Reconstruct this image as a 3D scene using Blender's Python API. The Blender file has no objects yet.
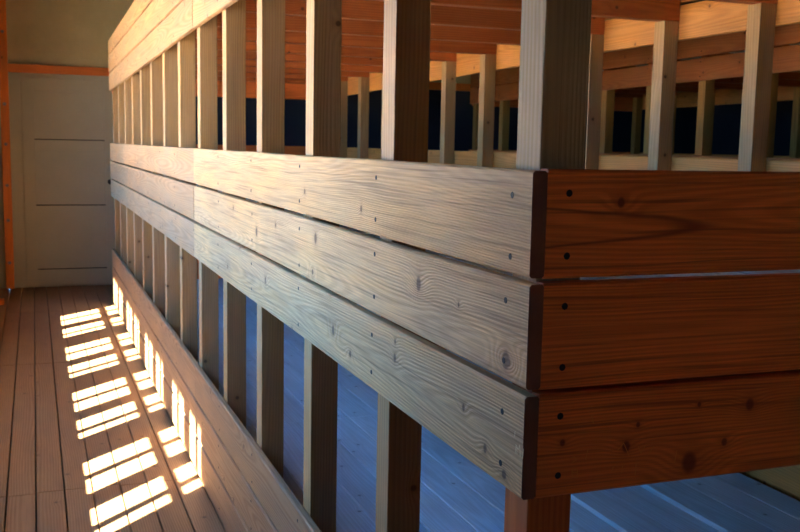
import bpy, bmesh, math, random
from mathutils import Vector, Matrix
random.seed(7)
scn = bpy.context.scene
COL = scn.collection
S = 0.65                 # metres per layout unit (a unit is one board-to-camera offset)
FZ = 2.305               # the eye is this many units above the floor


def P(x, y, z):
    return Vector((x * S, y * S, (z + FZ) * S))


# ------------------------------------------------------------------ materials
class NT:
    def __init__(s, name):
        s.m = bpy.data.materials.new(name)
        s.m.use_nodes = True
        s.t = s.m.node_tree
        s.t.nodes.clear()
        s.out = s.t.nodes.new('ShaderNodeOutputMaterial')

    def n(s, typ, **kw):
        nd = s.t.nodes.new(typ)
        for k, v in kw.items():
            setattr(nd, k, v)
        return nd

    def put(s, sock, v):
        if isinstance(v, bpy.types.NodeSocket):
            s.t.links.new(v, sock)
        else:
            sock.default_value = v

    def math(s, op, a, b=0.0, c=0.0):
        nd = s.n('ShaderNodeMath', operation=op)
        s.put(nd.inputs[0], a)
        s.put(nd.inputs[1], b)
        s.put(nd.inputs[2], c)
        return nd.outputs[0]

    def add(s, *a):
        r = a[0]
        for b in a[1:]:
            r = s.math('ADD', r, b)
        return r

    def mul(s, *a):
        r = a[0]
        for b in a[1:]:
            r = s.math('MULTIPLY', r, b)
        return r

    def xyz(s, x, y, z):
        nd = s.n('ShaderNodeCombineXYZ')
        s.put(nd.inputs[0], x)
        s.put(nd.inputs[1], y)
        s.put(nd.inputs[2], z)
        return nd.outputs[0]

    def sep(s, v):
        nd = s.n('ShaderNodeSeparateXYZ')
        s.put(nd.inputs[0], v)
        return nd.outputs

    def noise(s, v, scale=1.0, detail=2.0, rough=0.5):
        nd = s.n('ShaderNodeTexNoise')
        s.put(nd.inputs['Vector'], v)
        nd.inputs['Scale'].default_value = scale
        nd.inputs['Detail'].default_value = detail
        nd.inputs['Roughness'].default_value = rough
        return nd.outputs['Fac']

    def step(s, v, a, b, lo=0.0, hi=1.0):
        nd = s.n('ShaderNodeMapRange', interpolation_type='SMOOTHSTEP')
        s.put(nd.inputs[0], v)
        for i, q in enumerate((a, b, lo, hi)):
            nd.inputs[i + 1].default_value = q
        return nd.outputs[0]

    def mix(s, f, a, b):
        nd = s.n('ShaderNodeMix', data_type='RGBA')
        s.put(nd.inputs[0], f)
        s.put(nd.inputs[6], (*a, 1) if isinstance(a, tuple) else a)
        s.put(nd.inputs[7], (*b, 1) if isinstance(b, tuple) else b)
        return nd.outputs[2]

    def scalecol(s, col, f):
        nd = s.n('ShaderNodeMix', data_type='RGBA', blend_type='MULTIPLY')
        nd.inputs[0].default_value = 1.0
        s.put(nd.inputs[6], (*col, 1) if isinstance(col, tuple) else col)
        s.put(nd.inputs[7], s.xyz(f, f, f))
        return nd.outputs[2]

    def finish(s, col, rough=0.6, height=None, bump=0.3, spec=0.4, dist=0.001):
        b = s.n('ShaderNodeBsdfPrincipled')
        s.put(b.inputs['Base Color'], (*col, 1) if isinstance(col, tuple) else col)
        s.put(b.inputs['Roughness'], rough)
        b.inputs['Specular IOR Level'].default_value = spec
        if height is not None:
            bp = s.n('ShaderNodeBump')
            bp.inputs['Strength'].default_value = bump
            bp.inputs['Distance'].default_value = dist
            s.put(bp.inputs['Height'], height)
            s.t.links.new(bp.outputs[0], b.inputs['Normal'])
        s.t.links.new(b.outputs[0], s.out.inputs[0])
        return s.m


def wood(name, light, dark, pitch=0.008, contrast=0.5, knots=(), loose=1.0, weather=0.0,
         grey=(0.33, 0.31, 0.29), rough=0.55, bump=0.4, spec=0.4, attr=False, vary=0.22, tongue=None, fibre=0.40, streak=0.25):
    """Sawn softwood, grain along local X, width along local Z."""
    t = NT(name)
    tc = t.n('ShaderNodeTexCoord')
    x, y, z = t.sep(tc.outputs['Object'])
    if attr:
        at = t.n('ShaderNodeAttribute', attribute_name='plank')
        rnd = at.outputs['Fac']
        # floor and deck planks are wide flat faces: width along local Y
        y, z = z, y
    else:
        rnd = t.n('ShaderNodeObjectInfo').outputs['Random']
    ox = t.mul(rnd, 61.7)
    r2 = t.math('FRACT', t.mul(rnd, 17.31))
    r3 = t.math('FRACT', t.mul(rnd, 5.77))
    xs = t.add(x, ox)
    warp = t.add(t.noise(t.xyz(t.mul(xs, 1.3), y, t.mul(z, 6.0)), 1.0, 2.0), -0.5)
    warp2 = t.add(t.noise(t.xyz(t.mul(xs, 9.0), y, t.add(t.mul(z, 40.0), ox)), 1.0, 1.0), -0.5)
    zc = t.add(z, t.mul(warp, 0.024), t.mul(warp2, 0.0012), t.mul(t.add(r2, -0.5), 0.16))
    d = t.add(t.mul(t.noise(t.xyz(t.mul(xs, 0.6), 3.3, 1.7), 1.0, 1.0), 0.13), -0.02, t.mul(y, 0.6))
    g = t.math('SQRT', t.add(t.mul(zc, zc), t.mul(d, d)))
    core = None
    halo = None

    def dodo(dx, dz, r, amt):
        nonlocal g, core, halo
        q = t.add(t.mul(dx, dx), t.mul(dz, dz))
        e = t.math('EXPONENT', t.mul(t.add(t.mul(dx, dx, 0.22), t.mul(dz, dz)), -1.0 / (r * r * 3.2)))
        g = t.add(g, t.mul(e, amt))
        c = t.step(t.math('SQRT', q), r * 0.55, r * 1.1, 1.0, 0.0)
        core = c if core is None else t.math('MAXIMUM', core, c)
        hh = t.math('EXPONENT', t.mul(q, -1.0 / (r * r * 3.0)))
        halo = hh if halo is None else t.math('MAXIMUM', halo, hh)
    for kx, kz, kr in knots:
        dodo(t.add(x, -kx), t.mul(t.add(z, -kz), 0.8), kr, kr * 1.2)
    if loose > 0:
        v = t.n('ShaderNodeTexVoronoi', voronoi_dimensions='2D')
        sx, sz = 1.9 * loose, 6.0
        co = t.xyz(t.mul(xs, sx), t.add(t.mul(z, sz), t.mul(r3, 9.0)), 0.0)
        t.put(v.inputs['Vector'], co)
        v.inputs['Scale'].default_value = 1.0
        px, py, _ = t.sep(v.outputs['Position'])
        cx, cy, _ = t.sep(co)
        dodo(t.mul(t.add(px, t.mul(cx, -1.0)), 1 / sx), t.mul(t.add(py, t.mul(cy, -1.0)), 1 / sz), 0.0085, 0.011)
    ring = t.math('SINE', t.mul(g, 2 * math.pi / pitch))
    ring = t.step(ring, -0.9, 1.0)
    fib = t.noise(t.xyz(t.mul(xs, 5.0), t.mul(y, 160.0), t.mul(t.add(z, t.mul(warp, 0.03)), 330.0)), 1.0, 2.0)
    blot = t.noise(t.xyz(t.mul(xs, 2.2), t.mul(y, 3.0), t.mul(z, 9.0)), 1.0, 3.0, 0.6)
    col = t.mix(t.mul(ring, contrast), light, dark)
    if weather > 0:
        w = t.step(t.noise(t.xyz(t.mul(xs, 1.7), t.mul(y, 3.0), t.add(t.mul(z, 11.0), 7.0)), 1.0, 4.0, 0.65), 0.32, 0.62)
        col = t.mix(t.mul(w, weather), col, grey)
    tone = t.add(1.0 - vary / 2, t.mul(r3, vary))
    col = t.scalecol(col, t.mul(tone, t.add(0.70, t.mul(blot, 0.60)), t.add(1.0 - fibre / 2, t.mul(fib, fibre))))
    if streak > 0:
        sk = t.noise(t.xyz(t.mul(xs, 2.4), t.mul(y, 30.0), t.mul(t.add(z, t.mul(warp, 0.03)), 170.0)), 1.0, 2.0, 0.55)
        col = t.mix(t.mul(t.step(sk, 0.52, 0.74), streak), col, tuple(c * 0.45 for c in dark))
    if tongue:
        xt, zt_, ww, ll = tongue
        zz = t.mul(t.add(z, -zt_, t.mul(warp2, 0.006)), 1 / ww)
        q = t.add(t.mul(t.add(xt, t.mul(x, -1.0)), 1 / ll), t.mul(zz, zz, -1.0))
        dq = t.mul(t.add(q, -0.06), 1 / 0.13)
        col = t.mix(t.mul(t.math('EXPONENT', t.mul(dq, dq, -1.0)), 0.75), col, tuple(c * 0.35 for c in dark))
    if core is not None:
        dk = tuple(c * 0.33 for c in dark)
        md = tuple(c * 0.75 for c in dark)
        col = t.mix(t.mul(halo, 0.45), col, md)
        col = t.mix(t.mul(core, 0.85), col, dk)
    h = t.add(t.mul(fib, 0.7), t.mul(ring, -0.6))
    return t.finish(col, t.add(rough, t.mul(ring, 0.08)), h, bump, spec, 0.0012)


def plain(name, col, rough=0.6, mottled=0.0, scale=8.0, bump=0.0, spec=0.3, metal=False):
    t = NT(name)
    tc = t.n('ShaderNodeTexCoord')
    c = col
    h = None
    if mottled:
        nz = t.noise(tc.outputs['Object'], scale, 5.0, 0.65)
        n2 = t.noise(tc.outputs['Object'], scale * 0.23, 3.0, 0.6)
        c = t.scalecol(col, t.add(1 - mottled, t.mul(nz, mottled), t.mul(n2, mottled)))
        h = nz if bump else None
    m = t.finish(c, rough, h, bump, spec, 0.003)
    if metal:
        for nd in t.t.nodes:
            if nd.type == 'BSDF_PRINCIPLED':
                nd.inputs['Metallic'].default_value = 1.0
    return m


PALE = (0.48, 0.250, 0.095)
PALE_D = (0.38, 0.17, 0.060)
M = {}
M['rail'] = wood('rail_wood', PALE, (0.27, 0.13, 0.055), 0.007, 0.45, weather=0.55, grey=(0.33, 0.215, 0.12), rough=0.62)
M['post'] = wood('post_wood', (0.48, 0.250, 0.076), (0.30, 0.128, 0.036), 0.008, 0.35, loose=0.7, weather=0.15, rough=0.55)
M['corner_post'] = wood('corner_post_wood', (0.46, 0.31, 0.14), (0.28, 0.16, 0.06), 0.006, 0.4, loose=0.0, weather=0.5,
                        grey=(0.36, 0.27, 0.14), rough=0.6)
M['end_grain'] = plain('end_grain_wood', (0.20, 0.085, 0.050), 0.7, 0.3, 60.0)
M['inner_rail'] = wood('inner_rail_wood', (0.72, 0.27, 0.045), (0.52, 0.16, 0.022), 0.009, 0.45, weather=0.15, grey=(0.42, 0.25, 0.13), rough=0.5)
M['low_rail'] = wood('low_rail_wood', (0.37, 0.205, 0.078), (0.19, 0.09, 0.033), 0.007, 0.45, weather=0.45, grey=(0.25, 0.155, 0.085), rough=0.6, fibre=0.6)  # darker wood for the lowest rail boards
M['warm_post'] = wood('warm_post_wood', (0.56, 0.26, 0.055), (0.38, 0.15, 0.028), 0.008, 0.35, loose=0.7)
M['red_rail'] = wood('red_rail_wood', (0.52, 0.16, 0.034), (0.38, 0.10, 0.018), 0.009, 0.45, rough=0.5)
M['joist'] = wood('joist_wood', (0.46, 0.115, 0.022), (0.33, 0.07, 0.012), 0.010, 0.5, rough=0.5)
M['end'] = wood('end_board_wood', (0.80, 0.200, 0.038), (0.52, 0.100, 0.017), 0.006, 0.45, rough=0.5)
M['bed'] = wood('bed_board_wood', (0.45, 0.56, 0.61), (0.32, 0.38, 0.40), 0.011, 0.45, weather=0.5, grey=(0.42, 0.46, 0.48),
                rough=0.36, bump=0.25, spec=0.55)  # blue of the sky light is put into the board colour
M['floor'] = wood('floor_plank_wood', (0.30, 0.160, 0.062), (0.19, 0.092, 0.034), 0.010, 0.4, loose=0.8, weather=0.3,
                  grey=(0.19, 0.11, 0.056), rough=0.5, attr=True)
M['orange'] = wood('orange_timber', (0.78, 0.22, 0.030), (0.60, 0.14, 0.018), 0.012, 0.4, loose=0.4, rough=0.5)
M['scratch'] = plain('scratched_wood', (0.80, 0.28, 0.06), 0.7)
M['pale_scratch'] = plain('pale_scratched_wood', (0.75, 0.58, 0.30), 0.7)
M['nail'] = plain('dark_iron', (0.018, 0.014, 0.012), 0.6)
M['bolt'] = plain('bolt_steel', (0.25, 0.24, 0.22), 0.45, metal=True)
M['door'] = plain('door_paint', (0.49, 0.47, 0.33), 0.55, 0.18, 5.0)
M['plaster'] = plain('stained_plaster', (0.54, 0.46, 0.25), 0.9, 0.55, 2.2, 0.4)
M['wall_white'] = plain('tarred_boards', (0.26, 0.17, 0.10), 0.9, 0.15, 2.0)
M['navy'] = plain('dark_navy', (0.022, 0.024, 0.038), 0.6, 0.2, 3.0)  # near-black blue for the right wall and far dado
M['ceiling'] = plain('ceiling_boards', (0.17, 0.10, 0.055), 0.8, 0.2, 3.0)
M['window_paint'] = plain('window_paint', (0.40, 0.37, 0.30), 0.5)
M['gravel'] = plain('pale_gravel', (0.84, 0.68, 0.44), 0.95, 0.3, 4.0)


def glass():
    t = NT('window_glass')
    tr = t.n('ShaderNodeBsdfTransparent')
    gl = t.n('ShaderNodeBsdfGlossy')
    gl.inputs['Roughness'].default_value = 0.02
    mx = t.n('ShaderNodeMixShader')
    mx.inputs[0].default_value = 0.05
    t.t.links.new(tr.outputs[0], mx.inputs[1])
    t.t.links.new(gl.outputs[0], mx.inputs[2])
    t.t.links.new(mx.outputs[0], t.out.inputs[0])
    return t.m


M['glass'] = glass()


# ------------------------------------------------------------------ mesh helpers
def add_box(bm, c, h, mi=0, bevel=0.0):
    """Box centred at c with half sizes h."""
    r = bmesh.ops.create_cube(bm, size=1.0)
    vs = r['verts']
    for v in vs:
        v.co = Vector((v.co.x * 2 * h[0] + c[0], v.co.y * 2 * h[1] + c[1], v.co.z * 2 * h[2] + c[2]))
    fs = {f for v in vs for f in v.link_faces}
    if bevel > 0:
        es = {e for v in vs for e in v.link_edges}
        o = bmesh.ops.bevel(bm, geom=list(es), offset=bevel, segments=2, affect='EDGES', profile=0.6)
        fs = set(o['faces']) | {f for f in fs if f.is_valid}
    for f in fs:
        if f.is_valid:
            f.material_index = mi
    return vs


def add_disc(bm, c, axis, r, h, mi=0, seg=10):
    """Short cylinder at c along the axis letter."""
    ret = bmesh.ops.create_cone(bm, cap_ends=True, segments=seg, radius1=r, radius2=r * 0.86, depth=h)
    rot = {'z': Matrix(), 'y': Matrix.Rotation(-math.pi / 2, 4, 'X'), 'x': Matrix.Rotation(math.pi / 2, 4, 'Y')}[axis]
    for v in ret['verts']:
        v.co = rot @ v.co + Vector(c)
        for f in v.link_faces:
            f.material_index = mi


def mesh(bm, name, mats):
    me = bpy.data.meshes.new(name)
    bm.to_mesh(me)
    bm.free()
    for m in (mats if isinstance(mats, (list, tuple)) else [mats]):
        me.materials.append(m)
    return me


def obj(name, me, loc=(0, 0, 0), rot=(0, 0, 0), parent=None):
    o = bpy.data.objects.new(name, me)
    COL.objects.link(o)
    o.location = loc
    o.rotation_euler = rot
    o.parent = parent
    return o


def struct(name, me, loc=(0, 0, 0), rot=(0, 0, 0), label=None):
    o = obj(name, me, loc, rot)
    o['kind'] = 'structure'
    if label:
        o['label'] = label
    return o


def board(L, T, W, nails=(), side=1, bevel=0.0035, wav=0.0012, taper=0.0, cap=0):
    """Board: length on X, thickness on Y, width on Z; metres. Slightly uneven sawn edges."""
    bm = bmesh.new()
    n = max(2, int(L / 0.35))
    rows = []
    ph = random.random() * 9
    for i in range(n + 1):
        x = -L / 2 + L * i / n
        k = wav * math.sin(i * 1.9 + ph)
        k2 = wav * math.sin(i * 1.3 + ph * 2)
        top = W / 2 + k - taper * max(0.0, i / n)
        ring = []
        b = bevel
        for (yy, zz) in ((-T / 2 + b, -W / 2 + k2), (T / 2 - b, -W / 2 + k2), (T / 2, -W / 2 + k2 + b), (T / 2, top - b),
                         (T / 2 - b, top), (-T / 2 + b, top), (-T / 2, top - b), (-T / 2, -W / 2 + k2 + b)):
            ring.append(bm.verts.new((x, yy, zz)))
        rows.append(ring)
    for a, c in zip(rows, rows[1:]):
        for j in range(8):
            bm.faces.new((a[j], a[(j + 1) % 8], c[(j + 1) % 8], c[j]))
    bm.faces.new(rows[0][::-1]).material_index = cap
    bm.faces.new(rows[-1]).material_index = cap
    bmesh.ops.recalc_face_normals(bm, faces=bm.faces)
    for nx, nz in nails:
        add_disc(bm, (nx, side * (T / 2 + 0.0002), nz), 'y', 0.0054, 0.0012, 1, 8)
    return bm


# ------------------------------------------------------------------ the bunk
X0, X1 = 1.0, 4.15             # outer faces of the long sides
YN = 1.84                      # near end face
PY = [1.883 + 0.926 * i for i in range(14)]
PW = 0.115
YF = PY[-1] + PW + 0.04
BT = 0.036                     # board thickness
ZTOP = (-1.530, -0.048, 1.473)  # tops of the three bands
BW, BG = 0.2345, 0.0155
JZ = (-2.177, -0.656, 0.865)   # undersides of joists
JH, BEDT = 0.150, 0.030
YJ = 6.555                     # butt joint of the long boards

bunk = bpy.data.objects.new('bunk_bed', None)
COL.objects.link(bunk)
bunk.location = P(X0, YN, -FZ)
bunk['label'] = 'long three-tier wooden bunk bed whose board corner fills the foreground'
bunk['category'] = 'bunk bed'
bunk['group'] = 'rows of bunk beds'
ORG = bunk.location.copy()


def part(name, me, p, rot=(0, 0, 0), label=None):
    o = obj(name, me, Vector(p) - ORG, rot, bunk)
    if label:
        o['label'] = label
    return o


# scratched strokes: (along, z, along, z) in units
ESCR = [(1.247, -0.6917, 1.263, -0.6759), (1.263, -0.6759, 1.2788, -0.7072), (1.3032, -0.6871, 1.3117, -0.7054), (1.3117, -0.7054, 1.3232, -0.6865), (1.3332, -0.71, 1.3464, -0.6912), (1.1734, -0.6019, 1.1787, -0.6217), (1.1622, -0.7054, 1.1676, -0.6815), (1.2614, -0.7477, 1.2632, -0.7305), (1.2987, -0.7567, 1.2998, -0.7267), (1.233, -0.7423, 1.238, -0.7304), (1.4077, -0.7377, 1.4128, -0.7077), (1.125, -0.6983, 1.1319, -0.6951), (1.1319, -0.6951, 1.1393, -0.7031), (1.1393, -0.7031, 1.1271, -0.7082), (1.1279, -0.7239, 1.1415, -0.7263), (1.1282, -0.7312, 1.1419, -0.7341), (1.1287, -0.7425, 1.1435, -0.7451), (1.1279, -0.7239, 1.1287, -0.7425), (1.1415, -0.7263, 1.1435, -0.7451)]
LSCR = [(1.8758, -0.6862, 1.8729, -0.6634), (1.8727, -0.6655, 1.8613, -0.6729), (1.8613, -0.6729, 1.856, -0.6596), (1.8559, -0.6604, 1.8514, -0.685), (1.8398, -0.6857, 1.8379, -0.6635), (1.8813, -0.6484, 1.8795, -0.6348), (1.8698, -0.669, 1.8667, -0.6855)]


def strokes(bm, segs, ctr, zc, y, mi):
    for a0, z0, a1, z1 in segs:
        p = Vector(((a0 - ctr) * S, y, (z0 - zc) * S))
        q = Vector(((a1 - ctr) * S, y, (z1 - zc) * S))
        d = q - p
        vs = add_box(bm, (0, 0, 0), (d.length / 2, 0.0003, 0.0005), mi)
        R = Matrix.Rotation(-math.atan2(d.z, d.x), 3, 'Y')
        for v in vs:
            v.co = R @ v.co + (p + q) / 2


# hero knots: (y or x position in units along the board, z in units, radius in metres)
HERO = {(1, 0): [(3.0, -0.21, .007)],
        (1, 1): [(2.485, -0.385, .0125), (1.94, -0.485, .0135), (2.21, -0.40, .004), (3.55, -0.36, .013), (4.6, -0.43, .014)],
        (1, 2): [(2.66, -0.635, .008), (2.16, -0.655, .006), (2.03, -0.722, .007), (3.3, -0.67, .011), (2.66, -0.585, .005), (4.4, -0.64, .010)]}
EHERO = {0: [(1.225, -0.118, .007)],
         1: [(2.0, -0.45, .006)],
         2: [(1.45, -0.741, .0155), (1.62, -0.612, .009), (1.55, -0.70, .006), (1.27, -0.685, .008), (1.10, -0.66, .005), (1.47, -0.60, .004), (1.30, -0.635, .004)]}

# posts: one length per tier, standing between the joists, on both long sides
post_z = [(-FZ, JZ[0]), (JZ[0] + JH, JZ[1]), (JZ[1] + JH, JZ[2]), (JZ[2] + JH, 1.33)]
seen = {}
for ti, (za, zb) in enumerate(post_z):
    L = (zb - za) * S
    bm = bmesh.new()
    add_box(bm, (0, 0, 0), (L / 2, PW * S / 2, PW * S / 2), 0, 0.003)
    pm = mesh(bm, 'post', M['post'])
    cm = pm.copy()
    cm.materials[0] = M['corner_post']
    wm = pm.copy()
    wm.materials[0] = M['joist']
    for xa in (X0 + BT + 0.004 + PW / 2, X1 - BT - 0.004 - PW / 2):
        for i, y in enumerate(PY):
            corner = (i == 0 and xa < 2)
            w = random.uniform(-0.004, 0.004)
            o = part('post', (wm if ti == 1 else cm) if corner else pm, P(xa, y + PW / 2 + (0 if corner else w), (za + zb) / 2),
                     (0, -math.pi / 2, 0))
            if corner and ti == 2:
                o['label'] = 'greyish corner post rising above the board corner'

# joists across the bunk on every pair of posts
JX0, JX1 = X0 + BT + 0.004, X1 - BT - 0.004
bm = board((JX1 - JX0) * S, 0.095 * S, JH * S, wav=0.0006)
jm = mesh(bm, 'joist', M['joist'])
for z in JZ:
    for y in PY:
        part('joist', jm, P((JX0 + JX1) / 2, y + 0.0475, z + JH / 2))

# bed boards lengthways on the joists
edges = [JX0 + 0.008] + [1.17 + 0.2379 * k for k in range(13)] + [JX1 - 0.004]
yc = PY[5] + PW / 2
lift = [0.0] * 8 + [0.020, 0.020, 0.042, 0.042, 0.042, 0.042, 0.042]
for ti, z in enumerate(JZ):
    for k, (a, b) in enumerate(zip(edges, edges[1:])):
        for (ya, yb) in ((PY[0] - 0.0, yc - 0.002), (yc + 0.002, PY[-1] + PW)):
            inset = (a < JX0 + PW + 0.01) or (b > JX1 - PW - 0.01)
            gap = 0.007
            aa, bb = a + gap / 2, b - gap / 2
            if aa < JX0 + PW + 0.004:
                aa = JX0 + PW + 0.004
            if bb > JX1 - PW - 0.004:
                bb = JX1 - PW - 0.004
            if bb - aa < 0.03:
                continue
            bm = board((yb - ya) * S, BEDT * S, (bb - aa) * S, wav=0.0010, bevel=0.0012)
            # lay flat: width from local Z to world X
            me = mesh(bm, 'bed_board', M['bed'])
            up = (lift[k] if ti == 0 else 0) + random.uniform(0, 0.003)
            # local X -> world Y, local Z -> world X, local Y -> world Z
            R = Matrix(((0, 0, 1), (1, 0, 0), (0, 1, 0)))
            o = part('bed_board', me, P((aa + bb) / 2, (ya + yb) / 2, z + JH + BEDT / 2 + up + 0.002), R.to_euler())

# long side boards, two lengths each, and the boards of both ends
for si, xs in enumerate((X0 + BT / 2, X1 - BT / 2)):
    side = 1 if si == 0 else -1        # local +Y is world -X after the quarter turn
    for ti, zt in enumerate(ZTOP):
        for bi in range(3):
            top = zt - bi * (BW + BG)
            zc = top - BW / 2
            for li, (ya, yb) in enumerate(((YN - 0.0, YJ - 0.002), (YJ + 0.002, YF))):
                ym = (ya + yb) / 2
                nails = []
                for y in PY:
                    py = y + PW / 2 + random.uniform(-.02, .01)
                    if ya + 0.02 < py < yb - 0.02:
                        nails += [((py - ym) * S, (0.068 + random.uniform(-.01, .01)) * S), ((py - ym) * S, (-0.07 + random.uniform(-.01, .01)) * S)]
                    mat = M['rail'] if si == 0 else M['inner_rail']
                if si == 0 and li == 0 and (ti, bi) in HERO:
                    kn = [((ky - ym) * S, (kz - zc) * S, kr) for ky, kz, kr in HERO[(ti, bi)]]
                    mat = wood('weathered_rail_wood', (0.68, 0.385, 0.148), (0.36, 0.180, 0.062), 0.0034 + 0.0006 * bi, 0.30,
                               knots=kn, loose=0.6, weather=0.6, grey=(0.45, 0.305, 0.160), rough=0.62, bump=0.9, fibre=0.8, streak=0.55)
                if si == 0 and ti == 0:
                    mat = M['low_rail']
                tap = 0.0
                if ti == 2 and bi == 0 and li == 1:
                    tap = 0.05 * S
                bm = board((yb - ya) * S, BT * S, BW * S, nails, side, taper=tap, wav=0.0009, cap=2)
                if si == 0 and li == 0 and (ti, bi) == (1, 2):
                    strokes(bm, LSCR, ym, zc, BT * S / 2, 3)
                me = mesh(bm, 'rail_board', [mat, M['nail'], M['end_grain'], M['pale_scratch']])
                dz = 0.0
                rx = 0.0
                if ti == 2 and li == 1:          # the far upper boards sag towards the door wall
                    rx = -math.atan(0.075 / (yb - ya))
                    dz = -0.0375
                R = Matrix.Rotation(rx, 3, 'X') @ Matrix.Rotation(math.pi / 2, 3, 'Z')
                part('rail_board', me, P(xs + random.uniform(-.0015, .0015), ym, zc + dz), R.to_euler())
for ei, ye in enumerate((YN + 0.020, YF - 0.020)):
    for ti, zt in enumerate(ZTOP):
        for bi in range(3):
            top = zt - bi * (BW + BG)
            zc = top - BW / 2
            if ei == 1 and ti == 2:
                zc -= 0.10               # the far top end has sagged
            xa, xb = X0 + BT + 0.002, X1 - BT - 0.002
            xm = (xa + xb) / 2
            nails = []
            for px in (X0 + BT + 0.055, X1 - BT - 0.055):
                nails += [((px - xm) * S, 0.068 * S), ((px - xm) * S, -0.07 * S)]
            mat = M['end']
            if ei == 0 and ti == 1:
                kn = [((kx - xm) * S, (kz - zc) * S, kr) for kx, kz, kr in EHERO[bi]]
                mat = wood('reddish_end_wood', (0.80, 0.200, 0.038), (0.50, 0.092, 0.016), 0.0048, 0.4,
                           knots=kn, loose=0.0, rough=0.5, bump=0.4, fibre=0.6, streak=0.6,
                           tongue=((1.447 - xm) * S, (-0.173 - zc) * S, 0.0273, 0.26) if bi == 0 else None)
            bm = board((xb - xa) * S, 0.038 * S, (BW + 0.0045) * S, nails, -1 if ei == 0 else 1, wav=0.0006)
            if ei == 0 and (ti, bi) == (1, 2):
                strokes(bm, ESCR, xm, zc, -0.019 * S, 2)
            o = part('end_board', mesh(bm, 'end_board', [mat, M['nail'], M['scratch']]), P(xm, ye, zc))
            if ei == 0 and ti == 1:
                o['label'] = ['reddish brown end board at the top of the corner', 'reddish brown end board in the middle',
                              'reddish brown end board at the bottom with a large dark knot'][bi]

# the second row of bunks across the middle aisle
b2 = bunk.copy()
COL.objects.link(b2)
b2.location = ORG + Vector((5.48 * S, 0, 0))
b2['label'] = 'dim bunk row across the inner aisle, seen through the front bunk'
for ch in list(bunk.children):
    c = ch.copy()
    COL.objects.link(c)
    c.parent = b2
    if 'label' in c:
        del c['label']
    if c.name.startswith('post'):
        c.material_slots[0].link = 'OBJECT'
        c.material_slots[0].material = M['warm_post']
    if c.name.startswith('rail_board') and c.location.x < 0.5:
        c.material_slots[0].link = 'OBJECT'
        c.material_slots[0].material = M['red_rail']

# ------------------------------------------------------------------ the hut
XL, XR = -0.72, 12.6
YB, YW = -6.5, 15.9
ZC = 2.55
WT = 0.20                      # left wall thickness


def planks(name, xa, xb, ya, yb, z, w, mat, joints):
    bm = bmesh.new()
    lay = bm.faces.layers.float.new('plank')
    x = xa
    while x < xb:
        cuts = sorted([ya] + [j + random.uniform(-.02, .02) for j in joints] + [yb])
        for a, b in zip(cuts, cuts[1:]):
            before = set(bm.faces)
            g = 0.010
            pa = P(x + g / 2, a + 0.003, z)
            pb = P(min(x + w, xb) - g / 2, b - 0.003, z - 0.06)
            add_box(bm, (pa + pb) / 2, ((pb.x - pa.x) / 2, (pb.y - pa.y) / 2, (pa.z - pb.z) / 2), 0, 0.0015)
            rv = random.random()
            for f in bm.faces:
                if f not in before:
                    f[lay] = rv
        x += w
    return mesh(bm, name, mat)


fl = planks('floor', -0.926, 12.6, YB, YW, -FZ, 0.1765, M['floor'], [-4.2, -1.2, 2.6, 6.5, 10.4, 13.6])
# grain along the planks: turn local axes so that X runs lengthwise
for v in fl.vertices:
    v.co = Vector((v.co.y, -v.co.x, v.co.z))
fl.update()
struct('floor', fl, rot=(0, 0, math.pi / 2))
bm = bmesh.new()
a, b = P(XL - .3, YB - .3, -FZ - 0.062), P(XR + .3, YW + .3, -FZ - 0.25)
add_box(bm, (a + b) / 2, ((b.x - a.x) / 2, (b.y - a.y) / 2, (a.z - b.z) / 2))
struct('subfloor', mesh(bm, 'subfloor', M['nail']))


def slab(bm, p, q, mi=0):
    a, b = P(*p), P(*q)
    add_box(bm, (a + b) / 2, tuple(abs(u) / 2 for u in (b - a)), mi)


bm = bmesh.new()
slab(bm, (XL - .6, YB - .3, ZC), (XR + .3, YW + .3, ZC + .2))
struct('ceiling', mesh(bm, 'ceiling', M['ceiling']))
bm = bmesh.new()
slab(bm, (XR, YB - .2, -FZ - .1), (XR + .2, YW + .2, ZC + .02))
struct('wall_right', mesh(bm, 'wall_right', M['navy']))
bm = bmesh.new()
slab(bm, (XL - .2, YB - .2, -FZ - .1), (XR + .2, YB, ZC + .02))
struct('wall_near', mesh(bm, 'wall_near', M['wall_white']))

# left wall with window openings; a window pair shares one opening
SILL, HEAD = -0.742, 1.093
TRL, TRH = 0.098, 0.200         # transom rail
SH = 0.995                      # sun travels this far along Y between glass and floor edge
wins = []
for k in (-4, -1, 0, 1, 2, 3, 4):
    base = 2.04 * k
    if k < 0 or k == 4:         # unseen single casements added to light the corner, end boards and door
        a_, b_ = (5.43, 6.25) if k == -4 else (6.35, 7.03)
        wins.append((a_ - .02 - SH + base, b_ + .02 - SH + base, [(a_ - SH + base, b_ - SH + base)]))
        continue
    wins.append((5.40 - SH + base, 7.05 - SH + base, [(5.43 - SH + base, 6.10 - SH + base), (6.35 - SH + base, 7.03 - SH + base)]))
wins = [w for w in wins if w[1] < YW - .1]
bm = bmesh.new()
slab(bm, (XL - WT, YB - .2, -FZ - .1), (XL, YW + .2, SILL))
slab(bm, (XL - WT, YB - .2, HEAD), (XL, YW + .2, ZC + .02))
ys = YB - .2
for w in wins:
    slab(bm, (XL - WT, ys, SILL), (XL, w[0], HEAD))
    ys = w[1]
slab(bm, (XL - WT, ys, SILL), (XL, YW + .2, HEAD))
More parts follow.
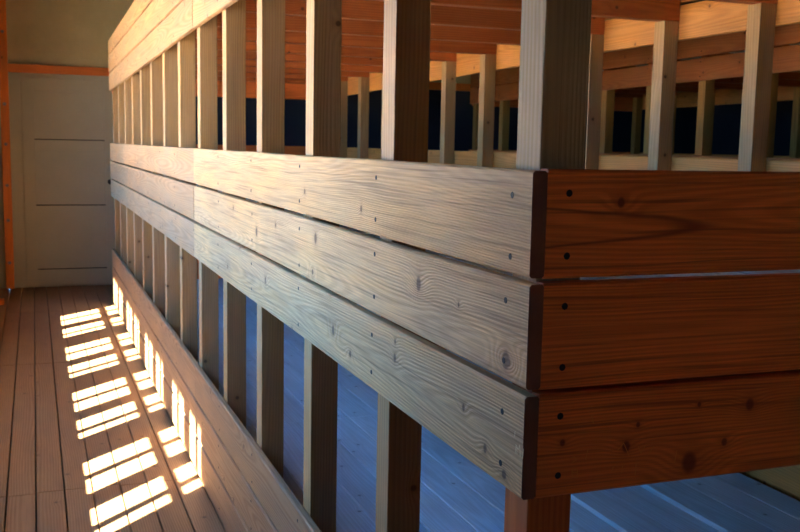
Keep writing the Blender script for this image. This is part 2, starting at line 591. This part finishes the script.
# the reveals must not clip the slanting sun: the glass sits flush with the inside
struct('wall_left', mesh(bm, 'wall_left', M['wall_white']))
WX = XL - 0.02
for wi, (wa, wb, cas) in enumerate(wins):
    bm = bmesh.new()
    t = 0.02
    for c0, c1 in zip(cas, cas[1:]):
        slab(bm, (WX - t, c0[1], SILL), (WX + t, c1[0], HEAD))
    slab(bm, (WX - t, wa, SILL), (WX + t, cas[0][0], HEAD))
    slab(bm, (WX - t, cas[-1][1], SILL), (WX + t, wb, HEAD))
    for (ca, cb) in cas:
        slab(bm, (WX - t, ca, TRL), (WX + t, cb, TRH))
        m_ = (ca + cb) / 2
        slab(bm, (WX - t, m_ - 0.030, SILL), (WX + t, m_ + 0.030, HEAD))
    w = struct('window_%d' % (wi + 1), mesh(bm, 'window', M['window_paint']))
    bm = bmesh.new()
    for (ca, cb) in cas:
        slab(bm, (WX - 0.004, ca, SILL), (WX + 0.004, cb, HEAD))
    obj('pane', mesh(bm, 'pane', M['glass']), parent=w)
    li = bpy.data.lights.new('window_portal', 'AREA')
    li.shape = 'RECTANGLE'
    li.size = (HEAD - SILL) * S
    li.size_y = (wb - wa) * S
    li.cycles.is_portal = True
    lo = bpy.data.objects.new('window_portal', li)
    COL.objects.link(lo)
    lo.location = P(XL - WT - 0.02, (wa + wb) / 2, (SILL + HEAD) / 2)
    lo.rotation_euler = (0, -math.pi / 2, 0)

dx0, dx1, dz0, dz1 = -0.15, 1.22, -FZ + 0.03, 0.90
# far wall: plaster above an orange timber rail, door and boarded panels below
bm = bmesh.new()
slab(bm, (XL - .2, YW, 0.98), (XR + .2, YW + .2, ZC + .02))
struct('wall_far', mesh(bm, 'wall_far', M['plaster']))
bm = bmesh.new()
slab(bm, (-0.33, YW + .0, -FZ - .1), (dx0 - .018, YW + .2, 0.98))
slab(bm, (dx0 - .018, YW + .0, dz1 + .018), (1.6, YW + .2, 0.98))
slab(bm, (dx1 + .018, YW + .0, -FZ - .1), (1.6, YW + .2, dz1 + .018))
slab(bm, (dx0 - .03, YW + .03, -FZ - .1), (1.6, YW + .2, 0.98))
slab(bm, (XL - .2, YW + .03, -FZ - .1), (-0.44, YW + .2, 0.98))
struct('wall_far_panel', mesh(bm, 'wall_far_panel', M['door']))
bm = bmesh.new()
slab(bm, (1.6, YW + .03, -FZ - .1), (XR + .2, YW + .2, 0.98))
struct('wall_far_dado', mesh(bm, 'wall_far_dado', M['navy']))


def timber(name, p, q, axis, bolts=()):
    a, b = P(*p), P(*q)
    c = (a + b) / 2
    d = [abs(u) for u in (b - a)]
    bm = bmesh.new()
    if axis == 'z':
        add_box(bm, (0, 0, 0), (d[2] / 2, d[1] / 2, d[0] / 2), 0, 0.004)
        R = (0, -math.pi / 2, 0)
        for bz in bolts:
            add_disc(bm, ((bz + FZ) * S - c.z, -d[1] / 2, 0), 'y', 0.016, 0.02, 1, 10)
    else:
        add_box(bm, (0, 0, 0), (d[0] / 2, d[1] / 2, d[2] / 2), 0, 0.004)
        R = (0, 0, 0)
    return struct(name, mesh(bm, name, [M['orange'], M['bolt']]), c, R)


timber('trim_1', (-0.445, YW - .10, -FZ), (-0.325, YW + .03, ZC), 'z', (1.56, 0.5, -.1, -.72, -1.25, -1.9))
timber('trim_2', (-0.325, YW - .08, 0.975), (XR, YW + .03, 1.10), 'x')
timber('trim_3', (-0.62, 14.32, -FZ), (-0.495, 14.44, ZC), 'z', (0.9, -.4))
bm = bmesh.new()
add_box(bm, (0, 0, 0), (0.075, 0.06, 0.022), 0, 0.004)
struct('trim_4', mesh(bm, 'trim_4', M['orange']), P(-0.55, 14.36, -FZ) + Vector((0, 0, 0.022)))

# panelled door
dx0, dx1, dz0, dz1 = -0.15, 1.22, -FZ + 0.03, 0.90
bm = bmesh.new()
yf, ybk = YW - 0.012, YW + 0.025
st = 0.17


def dslab(x0_, z0_, x1_, z1_, y0=yf):
    a, b = P(x0_, y0, z0_), P(x1_, ybk, z1_)
    add_box(bm, (a + b) / 2, tuple(abs(u) / 2 for u in (b - a)), 0, 0.003)


zr = [(-2.02, -1.20), (-1.02, -0.19), (-0.01, 0.70)]
dslab(dx0, dz0, dx0 + st, dz1)
dslab(dx1 - st, dz0, dx1, dz1)
prev = dz0
for (a, b) in zr:
    dslab(dx0 + st, prev, dx1 - st, a - 0.015)       # open joint under each panel
    prev = b
dslab(dx0 + st, prev, dx1 - st, dz1)
for (a, b) in zr:
    dslab(dx0 + st, a, dx1 - st, b, YW + 0.012)
for f in bm.faces:
    f.material_index = 0
add_box(bm, P((dx0 + dx1) / 2, YW + 0.024, (dz0 + dz1) / 2), ((dx1 - dx0) / 2 * S, 0.002, (dz1 - dz0) / 2 * S), 1)
door = struct('door_1', mesh(bm, 'door', [M['door'], M['nail']]))
bm = bmesh.new()
c = P(dx1 - 0.10, yf, -0.66)
add_disc(bm, c + Vector((0, -0.006, 0)), 'y', 0.026, 0.012)
add_disc(bm, c + Vector((0, -0.03, 0)), 'y', 0.010, 0.05)
add_disc(bm, c + Vector((0, -0.06, 0)), 'y', 0.028, 0.035)
obj('door_handle', mesh(bm, 'door_handle', M['nail']), parent=door)

# unseen walls added outside to keep the sun off the windows beside them
bm = bmesh.new()
slab(bm, (-2.28, 2.68, -FZ - .6), (XL - WT, 2.86, 4.2))
slab(bm, (-2.75, 12.28, -FZ - .6), (XL - WT, 12.44, 4.2))
struct('wall_sun_block', mesh(bm, 'wall_sun_block', M['wall_white']))

# ground outside the hut
bm = bmesh.new()
a, b = Vector((XL * S - 0.4 - 40, -40, -0.55)), Vector((XL * S - 0.2, 60, -0.45))
add_box(bm, (a + b) / 2, tuple(abs(u) / 2 for u in (b - a)))
g = struct('ground', mesh(bm, 'ground', M['gravel']))

# ------------------------------------------------------------------ light
sun = bpy.data.lights.new('sun', 'SUN')
sun.energy = 50.0
sun.color = (1.0, 0.985, 0.96)
sun.angle = math.radians(0.55)
so = bpy.data.objects.new('sun', sun)
COL.objects.link(so)
so.rotation_euler = Vector((1, 1, -1.5707)).to_track_quat('-Z', 'Y').to_euler()
so.location = (-6, -6, 8)

w = bpy.data.worlds.new('sky')
scn.world = w
w.use_nodes = True
nt = w.node_tree
nt.nodes.clear()
out = nt.nodes.new('ShaderNodeOutputWorld')
bg = nt.nodes.new('ShaderNodeBackground')
tc = nt.nodes.new('ShaderNodeTexCoord')
sp = nt.nodes.new('ShaderNodeSeparateXYZ')
rp = nt.nodes.new('ShaderNodeValToRGB')
nt.links.new(tc.outputs['Generated'], sp.inputs[0])
nt.links.new(sp.outputs[2], rp.inputs[0])
cr = rp.color_ramp
cr.elements[0].position = 0.0
cr.elements[0].color = (0.20, 0.52, 1.0, 1)
cr.elements[1].position = 0.7
cr.elements[1].color = (0.10, 0.30, 0.85, 1)
e = cr.elements.new(0.22)
e.color = (0.14, 0.45, 1.0, 1)
nt.links.new(rp.outputs[0], bg.inputs[0])
bg.inputs[1].default_value = 7.8
nt.links.new(bg.outputs[0], out.inputs[0])

# ------------------------------------------------------------------ camera
cam = bpy.data.cameras.new('camera')
cam.sensor_width = 36.0
cam.lens = 964.5 / 800 * 36.0
cam.clip_start = 0.05
co = bpy.data.objects.new('camera', cam)
COL.objects.link(co)


def ray(x, y):
    return Vector(((x - 400) / 964.5, -(y - 266) / 964.5, -1.0)).normalized()


wy = ray(33, 138)
wx = ray(2960, 194)
wx = (wx - wy * wx.dot(wy)).normalized()
wz = wx.cross(wy)
Rm = Matrix((wx, wy, wz))
co.matrix_world = Matrix.Translation(P(0, 0, 0)) @ Rm.to_4x4()
cam.dof.use_dof = True
cam.dof.focus_distance = 1.7
cam.dof.aperture_fstop = 14.0
scn.camera = co

scn.view_settings.view_transform = 'Standard'
scn.view_settings.look = 'None'
scn.view_settings.gamma = 1.0
scn.view_settings.use_curve_mapping = False
scn.view_settings.exposure = 1.45
cy = scn.cycles
cy.use_denoising = True
cy.max_bounces = 14
cy.diffuse_bounces = 9
cy.glossy_bounces = 4
cy.transparent_max_bounces = 12
cy.sample_clamp_indirect = 12.0
